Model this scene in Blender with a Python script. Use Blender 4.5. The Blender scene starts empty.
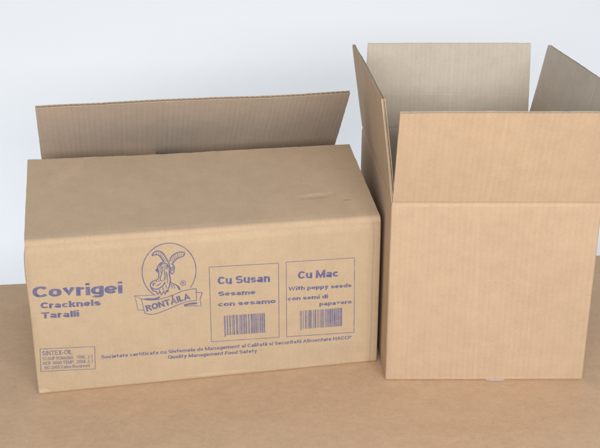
import bpy, bmesh, math, random
from math import sin, cos, pi, exp, radians
from mathutils import Vector, noise
random.seed(7)
S = bpy.context.scene
C = S.collection

# ------------------------------------------------------------------ helpers
def link(name, me, parent=None, mats=()):
    o = bpy.data.objects.new(name, me); C.objects.link(o)
    for m in mats: me.materials.append(m)
    if parent: o.parent = parent
    return o
def thing(name, label, cat, loc, rz):
    o = bpy.data.objects.new(name, None); C.objects.link(o)
    o.location = loc; o.rotation_euler = (0, 0, rz); o.empty_display_size = .05
    o['label'] = label; o['category'] = cat
    return o
def n1(x, y, z=0.0): return noise.noise(Vector((x, y, z)))
def sstep(a, b, x):
    t = min(1, max(0, (x - a) / (b - a))); return t * t * (3 - 2 * t)

# ------------------------------------------------------------------ materials
class NT:
    def __init__(s, name):
        s.m = bpy.data.materials.new(name); s.m.use_nodes = True
        s.t = s.m.node_tree; s.p = s.t.nodes['Principled BSDF']
    def n(s, typ, **k):
        nd = s.t.nodes.new(typ)
        for a, b in k.items(): setattr(nd, a, b)
        return nd
    def l(s, a, b): s.t.links.new(a, b)
    def set(s, sock, v):
        if hasattr(v, 'is_linked') or hasattr(v, 'links'): s.l(v, sock)
        else: sock.default_value = v
    def math(s, op, a, b=None, c=None):
        nd = s.n('ShaderNodeMath', operation=op); s.set(nd.inputs[0], a)
        if b is not None: s.set(nd.inputs[1], b)
        if c is not None: s.set(nd.inputs[2], c)
        return nd.outputs[0]
    def noise(s, vec, scale, detail=3, rough=.55, xyz=(1, 1, 1), dist=0.0):
        mp = s.n('ShaderNodeMapping'); mp.inputs['Scale'].default_value = xyz; s.l(vec, mp.inputs[0])
        nd = s.n('ShaderNodeTexNoise'); s.l(mp.outputs[0], nd.inputs['Vector'])
        nd.inputs['Scale'].default_value = scale; nd.inputs['Detail'].default_value = detail
        nd.inputs['Roughness'].default_value = rough; nd.inputs['Distortion'].default_value = dist
        return nd.outputs['Fac']
    def mixc(s, fac, a, b, mode='MIX'):
        nd = s.n('ShaderNodeMix', data_type='RGBA', blend_type=mode)
        s.set(nd.inputs[0], fac); s.set(nd.inputs[6], a); s.set(nd.inputs[7], b); return nd.outputs[2]
    def val2col(s, v):
        nd = s.n('ShaderNodeCombineColor')
        for i in range(3): s.l(v, nd.inputs[i])
        return nd.outputs[0]

def card(name, base, stripe=.03, ribs=.5, creases=(), scuffs_highlights=(), pitch=.0065, mottle=.09, tint=(.9, .86, .80)):
    """corrugated board: UVs are in metres, u along the hinge, v along the flutes"""
    k = NT(name); uv = k.n('ShaderNodeTexCoord').outputs['UV']
    sep = k.n('ShaderNodeSeparateXYZ'); k.l(uv, sep.inputs[0]); u, v = sep.outputs[0], sep.outputs[1]
    big = k.noise(uv, 9, 4, .6)
    mid = k.noise(uv, 60, 4, .65)
    fib = k.noise(uv, 900, 3, .7, (1, .35, 1))
    spk = k.noise(uv, 1600, 2, .6)
    # flutes telegraphing through the liner, uneven from flute to flute
    wob = k.noise(uv, 30, 2, .5, (.15, 1, 1))
    uu = k.math('MULTIPLY_ADD', wob, .0012, u)
    wave = k.math('SINE', k.math('MULTIPLY', uu, 2 * pi / pitch))
    per = k.noise(uv, 75, 2, .6, (1, .06, 1))
    amp = k.math('MULTIPLY_ADD', per, 1.6, -.3)
    flute = k.math('MULTIPLY', wave, amp)
    streak = k.noise(uv, 330, 3, .6, (1, .02, 1))
    f = k.math('MULTIPLY_ADD', k.math('SUBTRACT', big, .5), mottle * 2, 1.0)
    f = k.math('MULTIPLY_ADD', k.math('SUBTRACT', mid, .5), mottle * 2.4, f)
    f = k.math('MULTIPLY_ADD', k.math('SUBTRACT', fib, .5), .26, f)
    f = k.math('MULTIPLY_ADD', k.math('SUBTRACT', spk, .5), .12, f)
    fl1 = k.noise(uv, 420, 2, .5, (1, .5, 1)); fl2 = k.noise(uv, 300, 2, .5, (.6, 1, 1))
    f = k.math('MULTIPLY_ADD', k.math('MAXIMUM', 0, k.math('SUBTRACT', fl1, .66)), -1.1, f)
    f = k.math('MULTIPLY_ADD', k.math('MAXIMUM', 0, k.math('SUBTRACT', fl2, .68)), 1.0, f)
    f = k.math('MULTIPLY_ADD', flute, stripe, f)
    f = k.math('MULTIPLY_ADD', k.math('SUBTRACT', streak, .5), stripe * 2.2, f)
    h = k.math('MULTIPLY', flute, .00008 * ribs)
    h = k.math('MULTIPLY_ADD', fib, .00003, h)
    h = k.math('MULTIPLY_ADD', mid, .00022, h)
    h = k.math('MULTIPLY_ADD', big, .0010, h)
    # pressed crease lines: (u0, v0, u1, v1, half width, depth, tone)
    for (u0, v0, u1, v1, w, dep, tone) in creases:
        L = math.hypot(u1 - u0, v1 - v0); nx, ny = -(v1 - v0) / L, (u1 - u0) / L
        d = k.math('ADD', k.math('MULTIPLY', u, nx), k.math('MULTIPLY_ADD', v, ny, -(nx * u0 + ny * v0)))
        d = k.math('MULTIPLY_ADD', k.math('SUBTRACT', k.noise(uv, 25, 2), .5), w * 1.5, d)
        g = k.math('POWER', 2.718, k.math('MULTIPLY', k.math('POWER', k.math('ABSOLUTE', k.math('DIVIDE', d, w)), 2), -1))
        g = k.math('MULTIPLY', g, k.math('MULTIPLY_ADD', mid, 1.2, .3))
        h = k.math('MULTIPLY_ADD', g, -dep, h); f = k.math('MULTIPLY_ADD', g, tone, f)
    # rubbed spots and painted fold highlights: (u, v, ru, rv, angle, tone, height)
    for (u0, v0, ru, rv, a, tone, hh) in scuffs_highlights:
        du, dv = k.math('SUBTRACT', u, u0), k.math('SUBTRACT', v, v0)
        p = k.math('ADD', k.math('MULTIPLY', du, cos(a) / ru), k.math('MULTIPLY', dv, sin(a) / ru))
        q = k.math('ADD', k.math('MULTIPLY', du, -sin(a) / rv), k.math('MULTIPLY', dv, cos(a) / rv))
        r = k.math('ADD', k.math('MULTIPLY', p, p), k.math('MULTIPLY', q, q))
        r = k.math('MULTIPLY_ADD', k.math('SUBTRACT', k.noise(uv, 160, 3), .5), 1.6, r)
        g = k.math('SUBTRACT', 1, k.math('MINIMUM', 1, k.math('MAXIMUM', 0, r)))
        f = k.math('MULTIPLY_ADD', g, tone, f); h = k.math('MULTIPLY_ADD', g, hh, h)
    hue = k.mixc(k.math('MULTIPLY', k.noise(uv, 22, 3), .55), (*base, 1), (base[0] * tint[0] * 1.1, base[1] * tint[1] * 1.14, base[2] * tint[2] * 1.2, 1))
    col = k.mixc(1, hue, k.val2col(f), 'MULTIPLY')
    k.l(col, k.p.inputs['Base Color'])
    k.p.inputs['Roughness'].default_value = .82; k.p.inputs['Specular IOR Level'].default_value = .22
    b = k.n('ShaderNodeBump'); b.inputs['Strength'].default_value = .8; b.inputs['Distance'].default_value = 1.0
    k.l(h, b.inputs['Height']); k.l(b.outputs[0], k.p.inputs['Normal'])
    return k.m

KR_L = (.510, .390, .262)     # older, slightly greener kraft
KR_R = (.530, .388, .262)     # warmer kraft
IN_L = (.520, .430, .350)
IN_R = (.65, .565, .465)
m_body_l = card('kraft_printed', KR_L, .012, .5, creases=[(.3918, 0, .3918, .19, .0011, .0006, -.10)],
                scuffs_highlights=[(.004, .004, .010, .004, 0, .22, .0001), (.398, .182, .006, .008, 0, -.12, 0), (.21, .006, .05, .002, 0, .10, 0), (.2, .1765, .32, .0055, 0, .08, 0), (.06, .155, .05, .02, .3, .03, .0002), (.34, .02, .06, .012, .1, -.04, .0002)])  # wide band: pressed paper under the lid fold, with its highlight painted in
m_lid_l = card('kraft_lid', (.555, .412, .278), .006, .25,
               scuffs_highlights=[(.332, .052, .026, .0042, .12, .16, .0003), (.330, .044, .026, .003, .10, -.10, -.0002), (.368, .036, .006, .003, 0, -.22, -.0002),
                       (.045, .125, .05, .012, .9, .05, .0002), (.20, .006, .3, .004, 0, .07, 0)])
m_flap_l = card('kraft_flap', KR_L, .015, .6)
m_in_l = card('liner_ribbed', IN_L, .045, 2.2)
m_body_r = card('kraft_plain', KR_R, .030, 1.0, scuffs_highlights=[(.012, .06, .012, .06, .05, .03, .0002), (.18, .12, .04, .02, .7, -.03, .0003), (.06, .03, .05, .012, .2, .03, .0002), (.1, .003, .14, .0025, 0, .07, 0), (.115, .2180, .2, .0018, 0, .09, 0)], creases=[(.095, .2185, .105, 0, .0016, .0002, .055)])  # last spot paints a thin highlight along the top rim crease
m_flap_r = card('kraft_plain_flap', KR_R, .030, 1.1, creases=[(.104, 0, .112, .117, .0014, .0002, .05), (0, .0012, .23, .0010, .0009, .0004, .03)])
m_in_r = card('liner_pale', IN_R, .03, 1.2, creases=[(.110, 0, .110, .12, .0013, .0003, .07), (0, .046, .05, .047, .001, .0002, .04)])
m_med = card('fluting_paper', (.54, .43, .31), 0, 0)
m_cut = card('cut_edge', (.62, .50, .37), .02, .5)

def ink(name, col, wear):
    k = NT(name); g = k.n('ShaderNodeTexCoord').outputs['Object']
    a = k.noise(g, 900, 3, .7); b = k.noise(g, 120, 3, .6)
    f = k.math('ADD', k.math('MULTIPLY', a, .55), k.math('MULTIPLY', b, .45))
    f = k.math('MULTIPLY_ADD', f, 1.8, wear - .9)
    f = k.math('MINIMUM', 1, k.math('MAXIMUM', .0, f))
    c = k.mixc(f, (*col, 1), (.46, .37, .29, 1)); k.l(c, k.p.inputs['Base Color'])
    k.p.inputs['Roughness'].default_value = .75; k.p.inputs['Specular IOR Level'].default_value = .2
    return k.m
m_ink = ink('printing_ink', (.098, .106, .250), .15)
m_ink_thin = ink('printing_ink_faded', (.125, .125, .24), .22)

def floor_mat():
    k = NT('brown_board_floor'); g = k.n('ShaderNodeTexCoord').outputs['Object']
    a = k.noise(g, 5, 5, .6); b = k.noise(g, 40, 5, .65); c = k.noise(g, 420, 3, .7); d = k.noise(g, 140, 4, .7)
    f = k.math('MULTIPLY_ADD', k.math('SUBTRACT', a, .5), .14, 1)
    f = k.math('MULTIPLY_ADD', k.math('SUBTRACT', b, .5), .22, f)
    f = k.math('MULTIPLY_ADD', k.math('SUBTRACT', c, .5), .26, f)
    f = k.math('MULTIPLY_ADD', k.math('SUBTRACT', d, .5), .28, f)
    col = k.mixc(k.noise(g, 12, 4), (.70, .478, .310, 1), (.66, .478, .312, 1))
    k.l(k.mixc(1, col, k.val2col(f), 'MULTIPLY'), k.p.inputs['Base Color'])
    k.p.inputs['Roughness'].default_value = .7; k.p.inputs['Specular IOR Level'].default_value = .25
    h = k.math('MULTIPLY_ADD', c, .00005, k.math('MULTIPLY_ADD', b, .0006, k.math('MULTIPLY', a, .003)))
    bp = k.n('ShaderNodeBump'); bp.inputs['Strength'].default_value = .7; bp.inputs['Distance'].default_value = 1
    k.l(h, bp.inputs['Height']); k.l(bp.outputs[0], k.p.inputs['Normal'])
    return k.m
def wall_mat():
    k = NT('white_painted_wall'); g = k.n('ShaderNodeTexCoord').outputs['Object']
    a = k.noise(g, 2.2, 3, .5); b = k.noise(g, 260, 3, .6)
    f = k.math('MULTIPLY_ADD', k.math('SUBTRACT', a, .5), .03, 1)
    f = k.math('MULTIPLY_ADD', k.math('SUBTRACT', b, .5), .015, f)
    k.l(k.mixc(1, (.91, .938, .962, 1), k.val2col(f), 'MULTIPLY'), k.p.inputs['Base Color'])
    k.p.inputs['Roughness'].default_value = .6
    bp = k.n('ShaderNodeBump'); bp.inputs['Strength'].default_value = .3; bp.inputs['Distance'].default_value = 1
    k.l(k.math('MULTIPLY', b, .0001), bp.inputs['Height']); k.l(bp.outputs[0], k.p.inputs['Normal'])
    return k.m

# ------------------------------------------------------------------ corrugated board pieces
def warp(u, v, seed, amp=.0009):
    return amp * (n1(u * 6, v * 6, seed) + .35 * n1(u * 17, v * 17, seed + 9))

def crisp(bm):
    for e in bm.edges:
        if len(e.link_faces) == 2 and e.calc_face_angle(0) > .7: e.smooth = False

def box_body(name, W, D, H, sk, t, seed, mats, parent, bulge=0.0, dents=()):
    """four walls and a bottom in one shell; u runs round the box, rounded corner folds"""
    cs = [(0, 0), (W, 0), (W + sk, D), (sk, D)]
    r = .0019; outl = []                     # (x, y, nx, ny, u, side, distance along side)
    ubase = 0
    for i in range(4):
        a, b = Vector(cs[i]), Vector(cs[(i + 1) % 4]); L = (b - a).length; d = (b - a) / L; nn = Vector((d.y, -d.x))
        c = Vector(cs[(i + 2) % 4]); d2 = (c - b).normalized(); n2 = Vector((d2.y, -d2.x))
        ns = max(2, int(L / .008))
        for j in range(ns + 1):
            s = r + (L - 2 * r) * j / ns; p = a + d * s
            outl.append((p.x, p.y, nn.x, nn.y, ubase + s, i, s / L))
        cen = b - d * r - nn * r
        for j in range(1, 5):
            f = j / 5; m = (nn * (1 - f) + n2 * f).normalized(); p = cen + m * r
            outl.append((p.x, p.y, m.x, m.y, ubase + L - r + 2 * r * f, i, 1.0))
        ubase += L
    N = len(outl); nz = 26
    zs = [0, .0006, .0014, .0024] + [.004 + (H - .004 - .0035) * k / (nz - 1) for k in range(nz)] + [H - .0018, H - .0006, H]
    def inset(z):
        if z < .0032: return .0024 * (1 - z / .0032) ** 2
        if z > H - .0035: return .0009 * ((z - H + .0035) / .0035) ** 2
        return 0
    bm = bmesh.new(); uvl = bm.loops.layers.uv.new('UVMap')
    def disp(q, z):
        e = warp(q[4], z, seed, .0008)
        e += bulge * sin(pi * min(1, max(0, q[6]))) * sin(pi * min(1, z / H))
        for (side, f0, z0, rf, rz, am) in dents:
            if q[5] == side: e += am * exp(-((q[6] - f0) / rf) ** 2 - ((z - z0) / rz) ** 2)
        return e
    def ring(off):
        R = []
        for z in zs:
            row = []
            for q in outl:
                e = disp(q, z) * sstep(0, .02, z) * 1.0 - off
                e += -inset(z) if off == 0 else (inset(z) if z > .01 else 0)
                row.append(bm.verts.new((q[0] + q[2] * e, q[1] + q[3] * e, z if off == 0 or z > .004 else .004 + z * .01)))
            R.append(row)
        return R
    A = ring(0); B = ring(t)
    def q4(vs, mi, uvs):
        f = bm.faces.new(vs); f.material_index = mi; f.smooth = True
        for lp, w in zip(f.loops, uvs): lp[uvl].uv = w
    for k in range(len(zs) - 1):
        for j in range(N):
            j2 = (j + 1) % N; u0 = outl[j][4]; u1 = outl[j2][4] if j2 else ubase
            z0, z1 = zs[k], zs[k + 1]
            q4([A[k][j], A[k][j2], A[k + 1][j2], A[k + 1][j]], 0, [(u0, z0), (u1, z0), (u1, z1), (u0, z1)])
            q4([B[k][j2], B[k][j], B[k + 1][j], B[k + 1][j2]], 1, [(u1, z0), (u0, z0), (u0, z1), (u1, z1)])
    K = len(zs) - 1
    for j in range(N):
        j2 = (j + 1) % N; u0 = outl[j][4]; u1 = outl[j2][4] if j2 else ubase
        q4([A[K][j], A[K][j2], B[K][j2], B[K][j]], 0, [(u0, H), (u1, H), (u1, H + t), (u0, H + t)])
    fo = bm.faces.new(list(reversed(A[0]))); fi = bm.faces.new(B[0]); fi.material_index = 1
    for f in (fo, fi):
        for lp in f.loops: lp[uvl].uv = (lp.vert.co.x, lp.vert.co.y)
    crisp(bm)
    me = bpy.data.meshes.new(name); bm.to_mesh(me); bm.free()
    o = link(name, me, parent, mats)
    def front(u, v):      # outer surface of the front wall, in the box's own axes
        q = (u, 0, 0, -1, u, 0, u / W)
        return -disp(q, v) * sstep(0, .02, v)
    return o, front

def flap(name, p0, p1, nout, L, a0, a1, t, mats, parent, seed, arc=.004, curl=0.0, amp=.0008, cut=(.0, .0), ins=.0008, ru=0.0):
    """a flap from hinge p0 to p1 (outer surface); it leaves the wall upwards and is bent by
    a (radians, + outwards) at p0 (a0) and p1 (a1). Two liners with a real fluted sheet between."""
    P0, P1 = Vector(p0), Vector(p1); X = (P1 - P0); W = X.length; X.normalize(); Nn = Vector(nout).normalized()
    nx = max(24, int(W / .005)); ss = [-.002, -.001, 0] + [arc * k / 7 for k in range(1, 8)]
    rest = 16; ss += [arc + .0005, arc + .0014, arc + .003]; ss += [arc + (L - arc) * k / rest for k in range(1, rest + 1)]
    FN = 240; cache = {}
    def prof(a):
        key = round(a, 6)
        if key not in cache:
            pts = [(0.0, 0.0, 0.0)]; o = z = 0.0; ds = L * 1.05 / FN
            for i in range(FN):
                s = (i + .5) * ds; th = a * sstep(0, arc, s) + curl * (s / L) * sstep(arc, L, s)
                o += sin(th) * ds; z += cos(th) * ds
                pts.append((o, z, a * sstep(0, arc, s + ds / 2) + curl * ((s + ds / 2) / L) * sstep(arc, L, s + ds / 2)))
            cache[key] = (pts, ds)
        return cache[key]
    def at(x, s, n):
        a = a0 + (a1 - a0) * x / W
        a = round(a * 400) / 400 if abs(a1 - a0) > 1e-6 else a
        pts, ds = prof(a)
        if s <= 0: o, z, th = 0, s, 0
        else:
            f = s / ds; i = min(FN - 1, int(f)); f -= i
            o, z, th = [pts[i][k] * (1 - f) + pts[i + 1][k] * f for k in range(3)]
        c = max(0, min(1, (s) / .03)); w = warp(x, s, seed, amp) * c
        # the fold turns about the inner face when bent inwards, about the outer face when bent outwards
        cr = ins * exp(-(max(0, s) / .0022) ** 2)
        nn = cr + n * (t - 2 * cr) / t - w
        piv = t if a < 0 else 0.0
        m = nn - piv; z += .0006 * n1(x * 16, seed + 5) * exp(-max(0, s) / .03)
        # m measured from pivot line, inwards positive
        return P0 + X * x + Nn * (o - piv * 1 - m * cos(th)) + Vector((0, 0, 1)) * (z + m * sin(th))
    bm = bmesh.new(); uvl = bm.loops.layers.uv.new('UVMap'); lt = .0006
    def Lx(x, s):   # ragged cut edge
        return s + (.0004 * n1(x * 90, seed) + .0010 * n1(x * 8, seed + 3)) * (1 if s >= L - 1e-6 else 0)
    def xs(i, s):
        x = W * i / nx; e = max(0, min(1, s / L))
        l, r = .0012 + cut[0] * e, .0012 + cut[1] * e
        x = l + (W - l - r) * i / nx
        if i in (0, nx): x += .0004 * n1(s * 90, seed + i)
        return x
    def slab(na, nb, mi_out, mi_in, nxx, sl, shape=None):
        G = [[], []]
        for s in sl:
            for g, n in ((0, na), (1, nb)):
                row = []
                for i in range(nxx + 1):
                    x = xs(i * nx / nxx, s)
                    n2 = n if shape is None else shape(x) + n
                    row.append((bm.verts.new(at(x, Lx(x, s) if shape is None else s, n2)), x, s))
                G[g].append(row)
        def F(v, mi, edge=False):
            f = bm.faces.new([q[0] for q in v]); f.material_index = mi; f.smooth = not edge
            for lp, q in zip(f.loops, v): lp[uvl].uv = (q[1] + ru, max(0, q[2]))
        A, B = G; M = len(sl) - 1
        for k in range(M):
            for i in range(nxx):
                F([A[k][i], A[k][i + 1], A[k + 1][i + 1], A[k + 1][i]], mi_out)
                F([B[k][i + 1], B[k][i], B[k + 1][i], B[k + 1][i + 1]], mi_in)
            F([B[k][0], A[k][0], A[k + 1][0], B[k + 1][0]], 3, True); F([A[k][nxx], B[k][nxx], B[k + 1][nxx], A[k + 1][nxx]], 3, True)
        for i in range(nxx):
            F([A[M][i], A[M][i + 1], B[M][i + 1], B[M][i]], 3, True); F([B[0][i], B[0][i + 1], A[0][i + 1], A[0][i]], 3, True)
    slab(0, lt, 0, 2, nx, ss)
    slab(t - lt, t, 2, 1, nx, ss)
    pitch = .0065; amp2 = (t - 2 * lt - .0004) / 2
    slab(-.0002, .0002, 2, 2, int(W / pitch * 8), [ss[2]] + ss[5:10:2] + ss[13:-1:3] + [L - .0003],
         shape=lambda x: t / 2 + amp2 * sin(2 * pi * x / pitch))
    bmesh.ops.recalc_face_normals(bm, faces=bm.faces); crisp(bm)
    me = bpy.data.meshes.new(name); bm.to_mesh(me); bm.free()
    return link(name, me, parent, mats)

def glyph(ch, w):
    """centre lines of one letter for stroke weight w; cap height 1, lower case .75"""
    h = w / 2; xh = .75
    def arc(x0, x1, y0, y1, a0, a1, n=2.35, k=None):
        cx, cy, rx, ry = (x0 + x1) / 2, (y0 + y1) / 2, (x1 - x0) / 2 - h, (y1 - y0) / 2 - h
        k = k or max(3, int(abs(a1 - a0) / 13)); o = []
        for i in range(k + 1):
            a = radians(a0 + (a1 - a0) * i / k); c_, s_ = cos(a), sin(a)
            f = lambda q: math.copysign(abs(q) ** (2 / n), q) if abs(q) > 1e-9 else 0
            o.append((cx + rx * f(c_), cy + ry * f(s_)))
        return o
    vl = lambda x, y0, y1: [(x, y0), (x, y1)]
    hl = lambda y, x0, x1: [(x0, y), (x1, y)]
    def ess(W, H):
        m = H / 2 + h
        return arc(0, W, m - w, H, 25, 180)[:-1] + arc(0, W, m - w, H, 180, 255)[:-1] + arc(0, W, 0, m, 75, 0)[:-1] + arc(0, W, 0, m, 0, -155)
    W = .76; R = W - h
    if ch == 'o': return [arc(0, W, 0, xh, 0, 360)], W
    if ch == 'c': return [arc(0, W, 0, xh, 38, 322)], W - .05
    if ch == 'e': return [arc(0, W, 0, xh, 0, 325), hl(xh / 2 - .02, h, R)], W
    if ch == 'a': return [arc(.02, W - .04, xh - .62, xh, 165, 0) + [(R - .04, 0)], arc(0, W - .04, 0, .46, 0, 360)], W
    if ch in 'nmh':
        A = arc(0, W, xh - .62, xh, 150, 0); o = [vl(h, 0, 1 if ch == 'h' else xh), A + [(R, 0)]]
        if ch == 'm': o = [vl(h, 0, xh), arc(0, .74, xh - .66, xh, 150, 0) + [(.74 - h, 0)], [(x + .74 - w, y) for x, y in arc(0, .74, xh - .66, xh, 150, 0) + [(.74 - h, 0)]]]; return o, 1.48 - w
        return o, W
    if ch == 'u': return [vl(R, 0, xh), arc(0, W, 0, .7, -30, -180)[:-1] + [(h, .35), (h, xh)]], W
    if ch == 'r': return [vl(h, 0, xh), arc(.0, .78, xh - .66, xh, 165, 72)], .52
    if ch == 's': return [ess(.74, xh)], .74
    if ch == 'S': return [ess(.92, 1)], .92
    if ch == 'i': return [vl(h, 0, xh - .03), vl(h, .86, 1.04)], w
    if ch == 'l': return [vl(h, 0, 1)], w
    if ch == 'I': return [vl(h, 0, 1)], w
    if ch == 't': return [[(.10 + h, .96)] + arc(.10, .62, 0, .5, 180, 275), hl(xh - w * .4, 0, .5)], .54
    if ch == 'f': return [arc(.10, .66, .5, 1, 100, 180) + [(.10 + h, 0)], hl(xh - w * .4, 0, .5)], .52
    if ch == 'v': return [[(h, xh), (W / 2, .25), (R, xh)]], W
    if ch == 'w': return [[(h, xh), (.36, h * .6), (.60, xh - h * .6), (.84, h * .6), (1.20 - h, xh)]], 1.20
    if ch == 'W': return [[(h, 1), (.42, h * .6), (.70, 1 - h * .6), (.98, h * .6), (1.40 - h, 1)]], 1.40
    if ch == 'y': return [[(h, xh), (W / 2, .05)], [(R, xh), (W / 2 - .06, -.10), (.22, -.22), (.08, -.22)]], W
    if ch == 'k': return [vl(h, 0, 1), [(R, xh), (w, .34)], [(.36, .44), (R + .03, 0)]], W
    if ch in 'pbdqg':
        B = arc(0, W, 0, xh, 0, 360); x = h if ch in 'pb' else R
        if ch == 'g': return [B, [(R, xh), (R, 0)] + arc(0, W, -.28, .2, -10, -160)], W
        return [B, vl(x, 0 if ch in 'bd' else -.27, 1 if ch in 'bd' else xh)], W
    if ch == 'C': return [arc(0, .94, 0, 1, 36, 324)], .88
    if ch == 'O': return [arc(0, 1.05, 0, 1, 0, 360)], 1.05
    if ch == 'Q': return [arc(0, 1.05, 0, 1, 0, 360), [(.60, .28), (1.02, -.02)]], 1.05
    if ch == 'T': return [hl(1 - h, 0, .9), vl(.45, 0, 1 - w)], .9
    if ch == 'M': return [vl(h, 0, 1), vl(1.15 - h, 0, 1), [(h, 1 - h * .3), (.575, h), (1.15 - h, 1 - h * .3)]], 1.15
    if ch == 'N': return [vl(h, 0, 1), vl(.96 - h, 0, 1), [(h, 1 - h * .3), (.96 - h, h * .3)]], .96
    if ch in 'AÁ':
        o = [[(h * .8, 0), (.52, 1 - h * .6), (1.04 - h * .8, 0)], hl(.30, .24, .80)]
        if ch == 'Á': o.append([(.50, 1.10), (.66, 1.34)])
        return o, 1.04
    if ch == 'H': return [vl(h, 0, 1), vl(.94 - h, 0, 1), hl(.5, h, .94 - h)], .94
    if ch == 'E': return [[(.8, 1 - h), (h, 1 - h), (h, h), (.8, h)], hl(.5, h, .76)], .8
    if ch == 'F': return [[(.76, 1 - h), (h, 1 - h), (h, 0)], hl(.5, h, .68)], .76
    if ch == 'L': return [[(h, 1), (h, h), (.72, h)]], .72
    if ch == 'X': return [[(h, 1), (.92 - h, 0)], [(.92 - h, 1), (h, 0)]], .92
    if ch in 'PR':
        o = [vl(h, 0, 1), [(h, 1 - h)] + [(max(x, .3), y) for x, y in arc(-.3, .88, .42, 1, 90, -90)] + [(h, .42 + h)]]
        if ch == 'R': o.append([(.5, .44), (.88 - h * .4, 0)])
        return o, .9
    if ch == 'B': return [vl(h, 0, 1), [(h, 1 - h)] + arc(-.2, .84, .48, 1, 80, -80) + [(h, .48 + h)], [(h, h)] + arc(-.2, .88, 0, .55, -80, 80)], .88
    if ch == '0': return [arc(0, .78, 0, 1, 0, 360)], .78
    if ch == '1': return [[(0, .78), (.3, .94)], vl(.3, 0, 1)], .44
    if ch == '2': return [arc(0, .76, .38, 1, 160, -30) + [(h, h), (.78, h)]], .78
    if ch == '4': return [[(.80, .26), (h, .26), (.54, 1)], vl(.56, 0, 1)], .82
    if ch == '5': return [[(.72, 1 - h), (.16, 1 - h), (.12, .52)] + arc(0, .78, 0, .66, 110, -150)], .78
    if ch == '.': return [vl(h, 0, .16)], w
    if ch == '-': return [hl(.40, 0, .44)], .44
    return [vl(h, 0, 1)], w

# ------------------------------------------------------------------ ink printed on the front wall
class Print:
    OFF = .00022
    def __init__(s, front): s.v = []; s.f = []; s.front = front; s.layer = 0; s.dep = {}
    def add(s, pts, faces):
        b = len(s.v); s.v += pts; s.f += [[b + i for i in f] for f in faces]
    def stroke(s, pts, w, closed=False, taper=False):
        P = []
        n = len(pts); rng = n if closed else n - 1
        for i in range(rng):
            a, b = Vector(pts[i]), Vector(pts[(i + 1) % n]); m = max(1, int((b - a).length / .005))
            for j in range(m): P.append(a.lerp(b, j / m))
        if not closed: P.append(Vector(pts[-1]))
        k = len(P); L = []; 
        for i in range(k):
            a = P[i - 1] if (i or closed) else P[0]; b = P[(i + 1) % k] if (i < k - 1 or closed) else P[-1]
            d = (b - a); d = d.normalized() if d.length > 1e-9 else Vector((1, 0)); nn = Vector((-d.y, d.x))
            ww = w / 2 * (1 + .25 * n1(P[i].x * 700, P[i].y * 700))
            if taper: ww *= .35 + .65 * sin(pi * (i + .5) / k)
            # keep the width at sharp corners
            if 0 < i < k - 1 or closed:
                d1 = (P[i] - a); 
                if d1.length > 1e-9: ww /= max(.6, abs(nn.dot(Vector((-d1.y, d1.x)).normalized())))
            L.append((P[i] + nn * ww, P[i] - nn * ww))
        vs = [tuple(q) for p in L for q in p]
        fs = [[2 * i, 2 * i + 1, (2 * i + 3) % (2 * k), (2 * i + 2) % (2 * k)] for i in range(k if closed else k - 1)]
        s.add(vs, fs)
    def fill(s, pts): s.add([tuple(p) for p in pts], [list(range(len(pts)))])
    def text(s, body, u, v, width, cap, ang=0.0, wt=.26, track=.07):
        """heavy extended sans lettering: every glyph is built of strokes, cap height 1"""
        items = []; x = 0
        for ch in body:
            if ch == ' ': x += .36; continue
            st, W = glyph(ch, wt)
            for pl in st: items.append([(px + x, py) for px, py in pl])
            x += W + track
        x -= track; sx = width / x; ca, sa = cos(ang), sin(ang)
        for pl in items:
            k = len(pl); vs = []
            if (pl[0][0] - pl[-1][0]) ** 2 + (pl[0][1] - pl[-1][1]) ** 2 < 1e-8: closed = True; pl = pl[:-1]; k -= 1
            else: closed = False
            for i in range(k):
                a = pl[i - 1] if (i or closed) else None; b = pl[(i + 1) % k] if (i < k - 1 or closed) else None; c = Vector(pl[i])
                d1 = (c - Vector(a)).normalized() if a else None; d2 = (Vector(b) - c).normalized() if b else None
                d1 = d1 or d2; d2 = d2 or d1
                n_a, n_b = Vector((-d1.y, d1.x)), Vector((-d2.y, d2.x)); m = (n_a + n_b)
                m = m.normalized() if m.length > 1e-6 else n_a
                m = m / max(.45, m.dot(n_a)) * wt / 2; m.y *= .70
                for q in (c + m, c - m):
                    X_, Y_ = q.x * sx, (q.y * 1.07 - .03) * cap
                    vs.append((u + X_ * ca - Y_ * sa, v + X_ * sa + Y_ * ca))
            fs = [[2 * i, 2 * i + 1, (2 * i + 3) % (2 * k), (2 * i + 2) % (2 * k)] for i in range(k if closed else k - 1)]
            s.layer = (s.layer + 1) % 4
            b0 = len(s.v); s.add(vs, fs)
            for i in range(b0, len(s.v)): s.dep[i] = s.layer * .00002
    def make(s, name, parent, mat, off=None):
        me = bpy.data.meshes.new(name)
        me.from_pydata([(u, s.front(u, v) - (off or s.OFF) - s.dep.get(i, 0), v) for i, (u, v) in enumerate(s.v)], [], s.f)
        # every face looks outwards
        bm = bmesh.new(); bm.from_mesh(me)
        for f in bm.faces:
            f.normal_update()
            if f.normal.y > 0: f.normal_flip()
        bm.to_mesh(me); bm.free()
        return link(name, me, parent, [mat])

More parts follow.
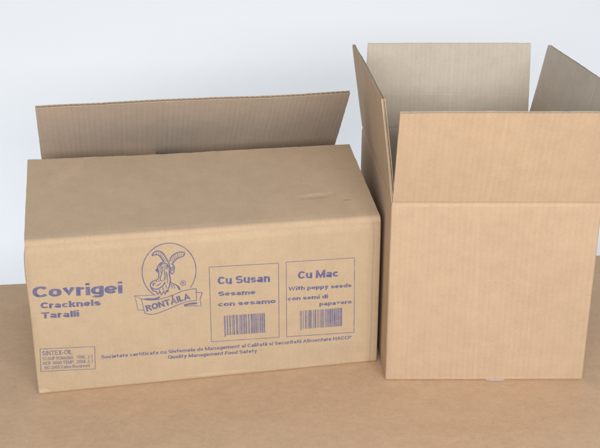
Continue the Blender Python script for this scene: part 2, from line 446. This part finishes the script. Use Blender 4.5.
# ================================================================== LEFT BOX (printed, half closed)
t = .0040
LW, LD, LH, LSK = .40, .28158, .1866, .0099
left = thing('cardboard_box', 'long printed box with goat emblem and barcodes, front flap folded down, rear flap up', 'box',
             (-.298, 1.00119, 0), .20185)
HB = LH - .0030
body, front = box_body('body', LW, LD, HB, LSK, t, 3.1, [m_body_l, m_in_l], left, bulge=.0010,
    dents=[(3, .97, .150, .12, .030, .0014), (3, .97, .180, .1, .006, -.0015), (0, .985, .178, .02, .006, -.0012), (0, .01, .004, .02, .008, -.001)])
out = (0, 0, 0)
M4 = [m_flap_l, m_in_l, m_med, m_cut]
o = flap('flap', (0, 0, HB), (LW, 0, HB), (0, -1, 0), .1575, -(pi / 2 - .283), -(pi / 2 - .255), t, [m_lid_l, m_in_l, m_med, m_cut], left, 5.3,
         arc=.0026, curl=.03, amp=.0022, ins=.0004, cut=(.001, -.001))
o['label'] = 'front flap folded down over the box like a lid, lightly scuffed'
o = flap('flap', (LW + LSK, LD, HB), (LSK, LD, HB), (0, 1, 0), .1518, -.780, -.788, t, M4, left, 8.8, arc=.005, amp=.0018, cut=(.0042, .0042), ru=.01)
o['label'] = 'rear flap standing up and leaning forward, ribbed inner side in view'
# end flaps folded in underneath
o = flap('flap', (LSK, LD - .004, HB - .001), (.0006, .016, HB - .001), (-1, 0, 0), .150, -(pi / 2 - .092), -(pi / 2 + .02), t, M4, left, 2.2, arc=.006, cut=(.004, .006))
o['label'] = 'end flap folded in under the other flaps'
o = flap('flap', (LW + .0004, .016, HB - .001), (LW + LSK, LD - .004, HB - .001), (1, 0, 0), .212, -(pi / 2 + .03), -(pi / 2 + .0), t, M4, left, 6.1, arc=.006, cut=(.006, .004))  # made overlong, out of view, to lessen the shade on the rear flap
o['label'] = 'end flap folded in under the other flaps'

# ---- printing. P() gives millimetres on the front wall, from its lower left corner
mm = .001
def newp(): return Print(front)
p = newp(); p.text('Covrigei', 4.8 * mm, 121.6 * mm, 97 * mm, 13.0 * mm, -.028, wt=.26, track=.05); p.make('brand_lettering', body, m_ink)
p = newp(); p.text('Cracknels', 12 * mm, 108.0 * mm, 65 * mm, 7.0 * mm, -.03, wt=.275); p.text('Taralli', 11.6 * mm, 95.9 * mm, 41 * mm, 7.2 * mm, -.03, wt=.275)
p.make('product_lettering', body, m_ink)

def frame(p, a, b, c, d, w): p.stroke([a, b, c, d], w, closed=True)
def MM(*q): return [(x * mm, y * mm) for x, y in q]
def barcode(u0, u1, v0, v1, seed, du=0.0):
    rnd = random.Random(seed); p = newp(); x = u0; mod = (u1 - u0) / 66
    bars = []
    while x < u1 - mod:
        w = mod * rnd.choice([1, 1, 1, 2, 2, 3]); bars.append((x, min(w, u1 - x))); x += w + mod * rnd.choice([1, 1, 1, 2, 2])
    for (x, w) in bars:
        w = w * 1.12
        f = (x - u0) / (u1 - u0); b = v0 + (.0 if .04 < f < .96 else -.0016) + .0004 * n1(x * 900, seed)
        s = -.018 * (x - u0)
        p.add([(x + du, b + s), (x + w + du, b + s), (x + w, v1 + s), (x, v1 + s)], [[0, 1, 2, 3]])
    return p.make('barcode', body, m_ink_thin)
p = newp(); frame(p, *MM((199.5, 142), (279, 140.2), (279.1, 45.7), (199.4, 47.9)), .75 * mm); p.make('label_frame', body, m_ink_thin)
p = newp()
p.text('Cu Susan', 208.6 * mm, 119.9 * mm, 60.3 * mm, 9.3 * mm, -.03, wt=.275)
p.text('Sesame', 208.7 * mm, 105.3 * mm, 43.2 * mm, 5.4 * mm, -.028, wt=.275)
p.text('con sesamo', 208.3 * mm, 92.3 * mm, 67 * mm, 5.4 * mm, -.024, wt=.275)
p.make('label_lettering', body, m_ink)
barcode(.2146, .2645, .0545, .0800, 11, .0003)
p = newp(); frame(p, *MM((287.9, 140.8), (368.8, 139.3), (370.1, 42.9), (288.1, 45.4)), .75 * mm); p.make('label_frame', body, m_ink_thin)
p = newp()
p.text('Cu Mac', 301.5 * mm, 118.8 * mm, 48.3 * mm, 9.2 * mm, -.03, wt=.275)
p.text('With poppy seeds', 290.1 * mm, 104.9 * mm, 75.7 * mm, 4.7 * mm, -.03, wt=.27)
p.text('con semi di', 289.6 * mm, 92.3 * mm, 47.9 * mm, 4.7 * mm, -.024, wt=.27)
p.text('papavero', 327.3 * mm, 82.2 * mm, 38.9 * mm, 4.7 * mm, -.02, wt=.27)
p.make('label_lettering', body, m_ink)
barcode(.3040, .3545, .0537, .0778, 23, .0004)
p = newp()
p.text('Societate certificata cu Sistemele de Management al Calitatii si Securitatii Alimentare HACCP', 73.1 * mm, 39.2 * mm, 294 * mm, 4.3 * mm, -.016, wt=.235, track=.10)
p.text('Quality Management Food Safety', 148.4 * mm, 30.9 * mm, 104.3 * mm, 4.3 * mm, -.024, wt=.235, track=.10)
p.make('certificate_lettering', body, m_ink)
p = newp(); frame(p, *MM((6.8, 58.3), (66.8, 55.5), (65.6, 27.0), (5.4, 30.0)), .7 * mm)
p.text('SINTEX-OIL', 8.6 * mm, 49.9 * mm, 33 * mm, 5.6 * mm, -.045, wt=.21, track=.12)
p.text('STAMP ROMANIA   TRNC. 2. 1', 8.4 * mm, 43.7 * mm, 55 * mm, 4.0 * mm, -.045, wt=.21, track=.12)
p.text('NCR  0000 TEMP.  2004. 2. 1', 8.4 * mm, 37.9 * mm, 55 * mm, 4.0 * mm, -.045, wt=.21, track=.12)
p.text('NO 2005 Calea Bucuresti', 9.6 * mm, 32.2 * mm, 50 * mm, 3.9 * mm, -.045, wt=.21, track=.12)
p.make('address_stamp', body, m_ink_thin)

# ---- goat emblem: drawn on a 448 grid (G) and a 398 x 448 grid (R) laid over that part of the wall
def XY(x, y): return ((154.9 + 1.11 * (x - 168) - .0545 * (y - 243)) * mm, (174.5 - .093 * (x - 168) - 1.213 * (y - 243)) * mm)
def G(*q): return [XY(140 + x / 7.467, 240 + y / 7.467) for x, y in q]
def Rb(*q): return [XY(130 + x / 4.975, 235 + y / 4.975) for x, y in q]
def smooth(pts, closed=False, k=5):
    n = len(pts); o = []
    for i in range(n if closed else n - 1):
        g = lambda j: Vector(pts[j % n]) if closed else Vector(pts[max(0, min(n - 1, j))])
        a, b, c, d = g(i - 1), g(i), g(i + 1), g(i + 2)
        for j in range(k):
            f = j / k
            o.append(tuple(.5 * ((2 * b) + (c - a) * f + (2 * a - 5 * b + 4 * c - d) * f * f + (3 * b - a - 3 * c + d) * f ** 3)))
    if not closed: o.append(tuple(pts[-1]))
    return o
p = newp()
p.stroke([((154.6 + 30.0 * cos(a)) * mm, (140.6 + 33.8 * sin(a)) * mm) for a in [radians(-40 + 276 * i / 60) for i in range(61)]], .95 * mm)
W1 = .95 * mm; W2 = 1.25 * mm
# horns with growth rings
hl_a = [(90, 116), (104, 92), (135, 80), (165, 92), (190, 122), (208, 158)]; hl_b = [(90, 116), (122, 107), (148, 118), (166, 142), (178, 164)]
hr_a = [(218, 158), (234, 122), (264, 98), (300, 87), (333, 91)]; hr_b = [(333, 91), (322, 117), (296, 126), (268, 142), (244, 170)]
for h in (hl_a, hl_b, hr_a, hr_b): p.stroke(smooth(G(*h)), W2)
for (a, b) in [((120, 86), (126, 106)), ((140, 83), (142, 112)), ((158, 90), (152, 121)), ((172, 100), (160, 131)), ((184, 114), (168, 143)), ((194, 130), (174, 154)), ((202, 146), (180, 163)),
               ((312, 88), (304, 122)), ((292, 91), (292, 126)), ((276, 95), (282, 133)), ((260, 102), (272, 138)), ((247, 111), (260, 148)), ((236, 122), (252, 158)), ((226, 138), (244, 166))]:
    p.stroke(G(a, b), .7 * mm, taper=True)
# forehead tuft, brow, face, beard
S_ = lambda pts, w=W1, tp=False, cl=False: p.stroke(smooth(G(*pts), cl), w, closed=cl, taper=tp)
S_([(178, 164), (160, 166), (146, 176), (134, 192), (127, 212), (119, 221), (130, 233), (139, 240), (140, 262), (136, 286)], W2)
S_([(208, 158), (218, 178), (221, 205), (218, 232), (221, 262), (226, 290), (222, 318), (218, 344), (210, 362), (208, 384), (196, 374), (188, 400), (174, 382), (160, 406), (148, 386), (130, 400), (120, 380), (100, 378), (84, 356), (76, 334), (84, 314), (106, 300), (136, 290)], W2)
S_([(150, 182), (162, 172), (176, 176), (190, 170), (204, 182), (212, 200)], W2)
S_([(146, 200), (152, 190), (164, 192), (170, 204), (160, 212), (149, 208)], .8 * mm, cl=True)
S_([(180, 196), (190, 186), (202, 192), (207, 206), (196, 212), (184, 208)], .8 * mm, cl=True)
p.fill(smooth(G((155, 198), (162, 197), (164, 205), (157, 208)), True, 3)); p.fill(smooth(G((190, 195), (197, 195), (200, 204), (192, 206)), True, 3))
p.fill(G((118, 221), (133, 205), (140, 214), (142, 232), (134, 238)))
p.fill(G((146, 178), (160, 168), (166, 178), (154, 190), (144, 196)))
p.fill(G((196, 172), (208, 176), (216, 196), (206, 192)))
S_([(166, 212), (164, 236), (156, 262), (150, 286), (158, 300), (170, 302)])
S_([(178, 214), (184, 240), (186, 268), (180, 296)])
S_([(144, 232), (158, 236), (170, 230)], W1, True); S_([(146, 222), (160, 224)], W1, True)
S_([(86, 350), (104, 362), (128, 362), (150, 352), (172, 334), (188, 308)], W2)
S_([(92, 326), (104, 318), (118, 322)], W1, True); S_([(120, 338), (140, 330), (156, 316)], W1, True)
S_([(140, 362), (144, 374), (152, 384)], W1, True); S_([(166, 346), (172, 362), (180, 374)], W1, True); S_([(188, 326), (196, 344), (200, 360)], W1, True)
p.fill(smooth(G((92, 328), (102, 324), (106, 334), (96, 338)), True, 3))
S_([(176, 300), (186, 286), (196, 280)], W1, True); S_([(206, 250), (202, 276), (206, 300), (200, 322)], W1, True)
S_([(196, 230), (198, 250), (194, 272)], W1, True); S_([(120, 300), (124, 308)], W2); S_([(142, 300), (140, 308)], W2)
# ear and neck
S_([(232, 172), (246, 180), (256, 198), (253, 220), (250, 240), (238, 248), (228, 236), (232, 216), (228, 196)], W2)
S_([(240, 190), (245, 206), (240, 228)], W1, True)
S_([(224, 306), (236, 318), (256, 326), (276, 336), (292, 352), (298, 368)], W2)
p.fill(smooth(G((262, 328), (284, 336), (300, 356), (300, 372), (286, 364), (278, 346)), True, 3))
S_([(226, 322), (238, 340), (236, 362)], W1, True); S_([(246, 330), (256, 346), (258, 360)], W1, True)
# registered mark
c = G((322, 318))[0]
p.stroke([(c[0] + 3.1 * mm * cos(2 * pi * i / 20), c[1] + 3.1 * mm * sin(2 * pi * i / 20)) for i in range(20)], .6 * mm, closed=True)
p.text('R', c[0] - 1.3 * mm, c[1] - 1.7 * mm, 2.7 * mm, 3.4 * mm, 0, wt=.2)
# ribbon
B_ = lambda pts, w=.8 * mm: p.stroke(smooth(Rb(*pts)), w)
B_([(55, 315), (100, 322), (158, 315), (215, 296), (270, 275), (330, 264)]); B_([(330, 264), (331, 295), (334, 326)])
B_([(334, 326), (288, 331), (232, 350), (180, 373), (130, 391), (98, 394), (72, 388)]); B_([(72, 388), (64, 352), (55, 315)])
p.stroke(Rb((55, 316), (22, 300), (31, 334), (38, 371), (66, 372)), .7 * mm); p.stroke(Rb((22, 300), (70, 299), (118, 296)), .7 * mm)
p.fill(smooth(Rb((62, 318), (90, 312), (122, 312), (150, 303), (140, 316), (104, 322)), True, 3))
p.stroke(Rb((331, 284), (361, 286), (351, 320), (358, 356), (310, 352), (272, 356)), .7 * mm)
p.fill(Rb((268, 346), (300, 338), (334, 334), (338, 344), (300, 347), (272, 354)))
p.text('RONTÁILA', 127.4 * mm, 93.6 * mm, 51.0 * mm, 7.4 * mm, .222, wt=.27)
p.make('goat_emblem', body, m_ink)

# ================================================================== RIGHT BOX (plain, open)
RW, RD, RH, RSK = .23135, .31989, .22088, -.0119
right = thing('cardboard_box', 'plain tall cardboard box standing open with all four flaps raised', 'box', (.10017, 1.03469, 0), .00648)
HR = RH - .0012
rbody, rfront = box_body('body', RW, RD, HR, RSK, t, 12.7, [m_body_r, m_in_r], right, bulge=.0008)
MR = [m_flap_r, m_in_r, m_med, m_cut]
a = .34024
o = flap('flap', (0, 0, HR), (RW, 0, HR), (0, -1, 0), .1180, a, a - .004, t, MR, right, 21.0, arc=.004, amp=.0012, cut=(.0005, .0005))
o['label'] = 'front flap standing up, smooth outer side in view'
o = flap('flap', (RW + RSK, RD, HR), (RSK, RD, HR), (0, 1, 0), .1175, .028, .034, t, MR, right, 25.0, arc=.004, amp=.0014, cut=(.0042, .0042))
o['label'] = 'rear flap standing upright, pale inner side in view'
o = flap('flap', (RSK, RD, HR), (0, 0, HR), (-1, 0, 0), .1175, .138, .131, t, MR, right, 31.0, arc=.004, amp=.0016, cut=(.001, .002))
o['label'] = 'side flap leaning out towards the printed box'
o = flap('flap', (RW, 0, HR), (RW + RSK, RD, HR), (1, 0, 0), .1175, .194, .194, t, MR, right, 37.0, arc=.004, amp=.0014, cut=(.002, .001))
o['label'] = 'side flap leaning outwards, brownish inner side in view'
# end of the packing tape that closes the bottom, peeping out under the front edge
k = NT('packing_tape'); k.p.inputs['Base Color'].default_value = (.80, .77, .72, 1); k.p.inputs['Roughness'].default_value = .22
k.p.inputs['Alpha'].default_value = .85
bm = bmesh.new(); rows = []
for i in range(25):
    u = .1165 + .0245 * i / 24; row = []; en = .35 + .65 * min(1, sin(pi * i / 24) * 2.2 + .4 * abs(n1(i * .9, 8)))
    for j in range(7):
        f = j / 6; y = .004 - (.0060 + .0020 * n1(u * 260, 3)) * f * en; z = .0010 + .0014 * sin(pi * f) * (1 + .8 * n1(u * 330, f * 2, 5))
        row.append(bm.verts.new((u, y, max(.0006, z))))
    rows.append(row)
for i in range(24):
    for j in range(6):
        f = bm.faces.new([rows[i][j], rows[i + 1][j], rows[i + 1][j + 1], rows[i][j + 1]])
bmesh.ops.solidify(bm, geom=bm.faces[:], thickness=.00012)
me = bpy.data.meshes.new('tape'); bm.to_mesh(me); bm.free(); link('tape', me, right, [k.m])

# ================================================================== SETTING
def wall_y(x): return 1.3628 + math.tan(.12702) * x
# brown board the boxes stand on; its rear edge runs a little askew behind them
bm = bmesh.new(); vs = []
nx, ny = 60, 40; TT = .022
for j in range(ny + 1):
    row = []
    for i in range(nx + 1):
        x = -1.6 + 3.2 * i / nx; y0 = -1.0; y1 = wall_y(x) + .0012 * n1(x * 3, 4); row.append(bm.verts.new((x, y0 + (y1 - y0) * j / ny, 0)))
    vs.append(row)
for j in range(ny):
    for i in range(nx): bm.faces.new([vs[j][i], vs[j][i + 1], vs[j + 1][i + 1], vs[j + 1][i]])
edge = [e for e in bm.edges if e.is_boundary]
r = bmesh.ops.extrude_edge_only(bm, edges=edge)
for v in r['geom']:
    if isinstance(v, bmesh.types.BMVert): v.co.z = -TT
bmesh.ops.recalc_face_normals(bm, faces=bm.faces)
me = bpy.data.meshes.new('tabletop'); bm.to_mesh(me); bm.free(); fl = link('tabletop', me, None, [floor_mat()]); fl['kind'] = 'structure'
bm = bmesh.new(); GAP = .75
prs = [(-4, wall_y(-4) + GAP), (4, wall_y(4) + GAP), (4, wall_y(4) + GAP + .12), (-4, wall_y(-4) + GAP + .12)]
lo = [bm.verts.new((x, y, -1.2)) for x, y in prs]; hi = [bm.verts.new((x, y, 2.6)) for x, y in prs]
for i in range(4): bm.faces.new([lo[i], lo[(i + 1) % 4], hi[(i + 1) % 4], hi[i]])
bm.faces.new(hi); bm.faces.new(list(reversed(lo)))
bmesh.ops.recalc_face_normals(bm, faces=bm.faces)
me = bpy.data.meshes.new('wall'); bm.to_mesh(me); bm.free(); wl = link('wall', me, None, [wall_mat()]); wl['kind'] = 'structure'

# ================================================================== LIGHT
w = bpy.data.worlds.new('World'); S.world = w; w.use_nodes = True
nt = w.node_tree; bg = nt.nodes['Background']
# a room: the bright side is behind the camera, the ceiling is dimmer than the walls
tc = nt.nodes.new('ShaderNodeTexCoord'); sp = nt.nodes.new('ShaderNodeSeparateXYZ'); nt.links.new(tc.outputs['Generated'], sp.inputs[0])
def wm(op, a, b, c=None):
    nd = nt.nodes.new('ShaderNodeMath'); nd.operation = op
    for i, q in enumerate((a, b, c)):
        if q is None: continue
        if hasattr(q, 'links'): nt.links.new(q, nd.inputs[i])
        else: nd.inputs[i].default_value = q
    return nd.outputs[0]
hz = wm('SUBTRACT', 1.0, wm('ABSOLUTE', sp.outputs[2], 0.0))
st = wm('MULTIPLY_ADD', hz, .42, .07)
st = wm('MULTIPLY_ADD', wm('MAXIMUM', wm('MULTIPLY', sp.outputs[1], -1.0), 0.0), .34, st)
nt.links.new(st, bg.inputs[1]); bg.inputs[0].default_value = (.88, .93, 1.0, 1)
def area(name, loc, target, sx, sy, power, col):
    l = bpy.data.lights.new(name, 'AREA'); l.shape = 'RECTANGLE'; l.size = sx; l.size_y = sy; l.energy = power; l.color = col
    o = bpy.data.objects.new(name, l); C.objects.link(o); o.location = loc
    o.rotation_euler = (Vector(target) - Vector(loc)).to_track_quat('-Z', 'Y').to_euler()
    return o
area('key_light', (.20, -.50, .70), (0, 1.15, .15), 1.5, .32, 26, (1.0, .985, .97))
area('added_wall_fill', (-.15, 1.50, -.45), (-.15, 2.15, .05), 3.0, .30, 4.3, (.97, .985, 1.0))  # added fill below the tabletop, not a source in the room; brightens the wall

# ================================================================== CAMERA
cam = bpy.data.cameras.new('camera'); co = bpy.data.objects.new('camera', cam); C.objects.link(co); S.camera = co
cam.sensor_fit = 'HORIZONTAL'; cam.sensor_width = 36; cam.lens = 1002.42 / 600 * 36; cam.clip_end = 50; cam.clip_start = .01
co.location = (0, 0, .58535)
pitch, roll = .35969, .0013
from mathutils import Matrix
fw = Vector((0, cos(pitch), -sin(pitch))); up = Vector((0, sin(pitch), cos(pitch))); rt = Vector((1, 0, 0))
r2 = rt * cos(roll) + up * sin(roll); u2 = -rt * sin(roll) + up * cos(roll)
m3 = Matrix((r2, u2, -fw)).transposed(); co.rotation_euler = m3.to_euler()

S.view_settings.view_transform = 'Standard'; S.view_settings.look = 'None'; S.view_settings.exposure = 0; S.view_settings.gamma = 1
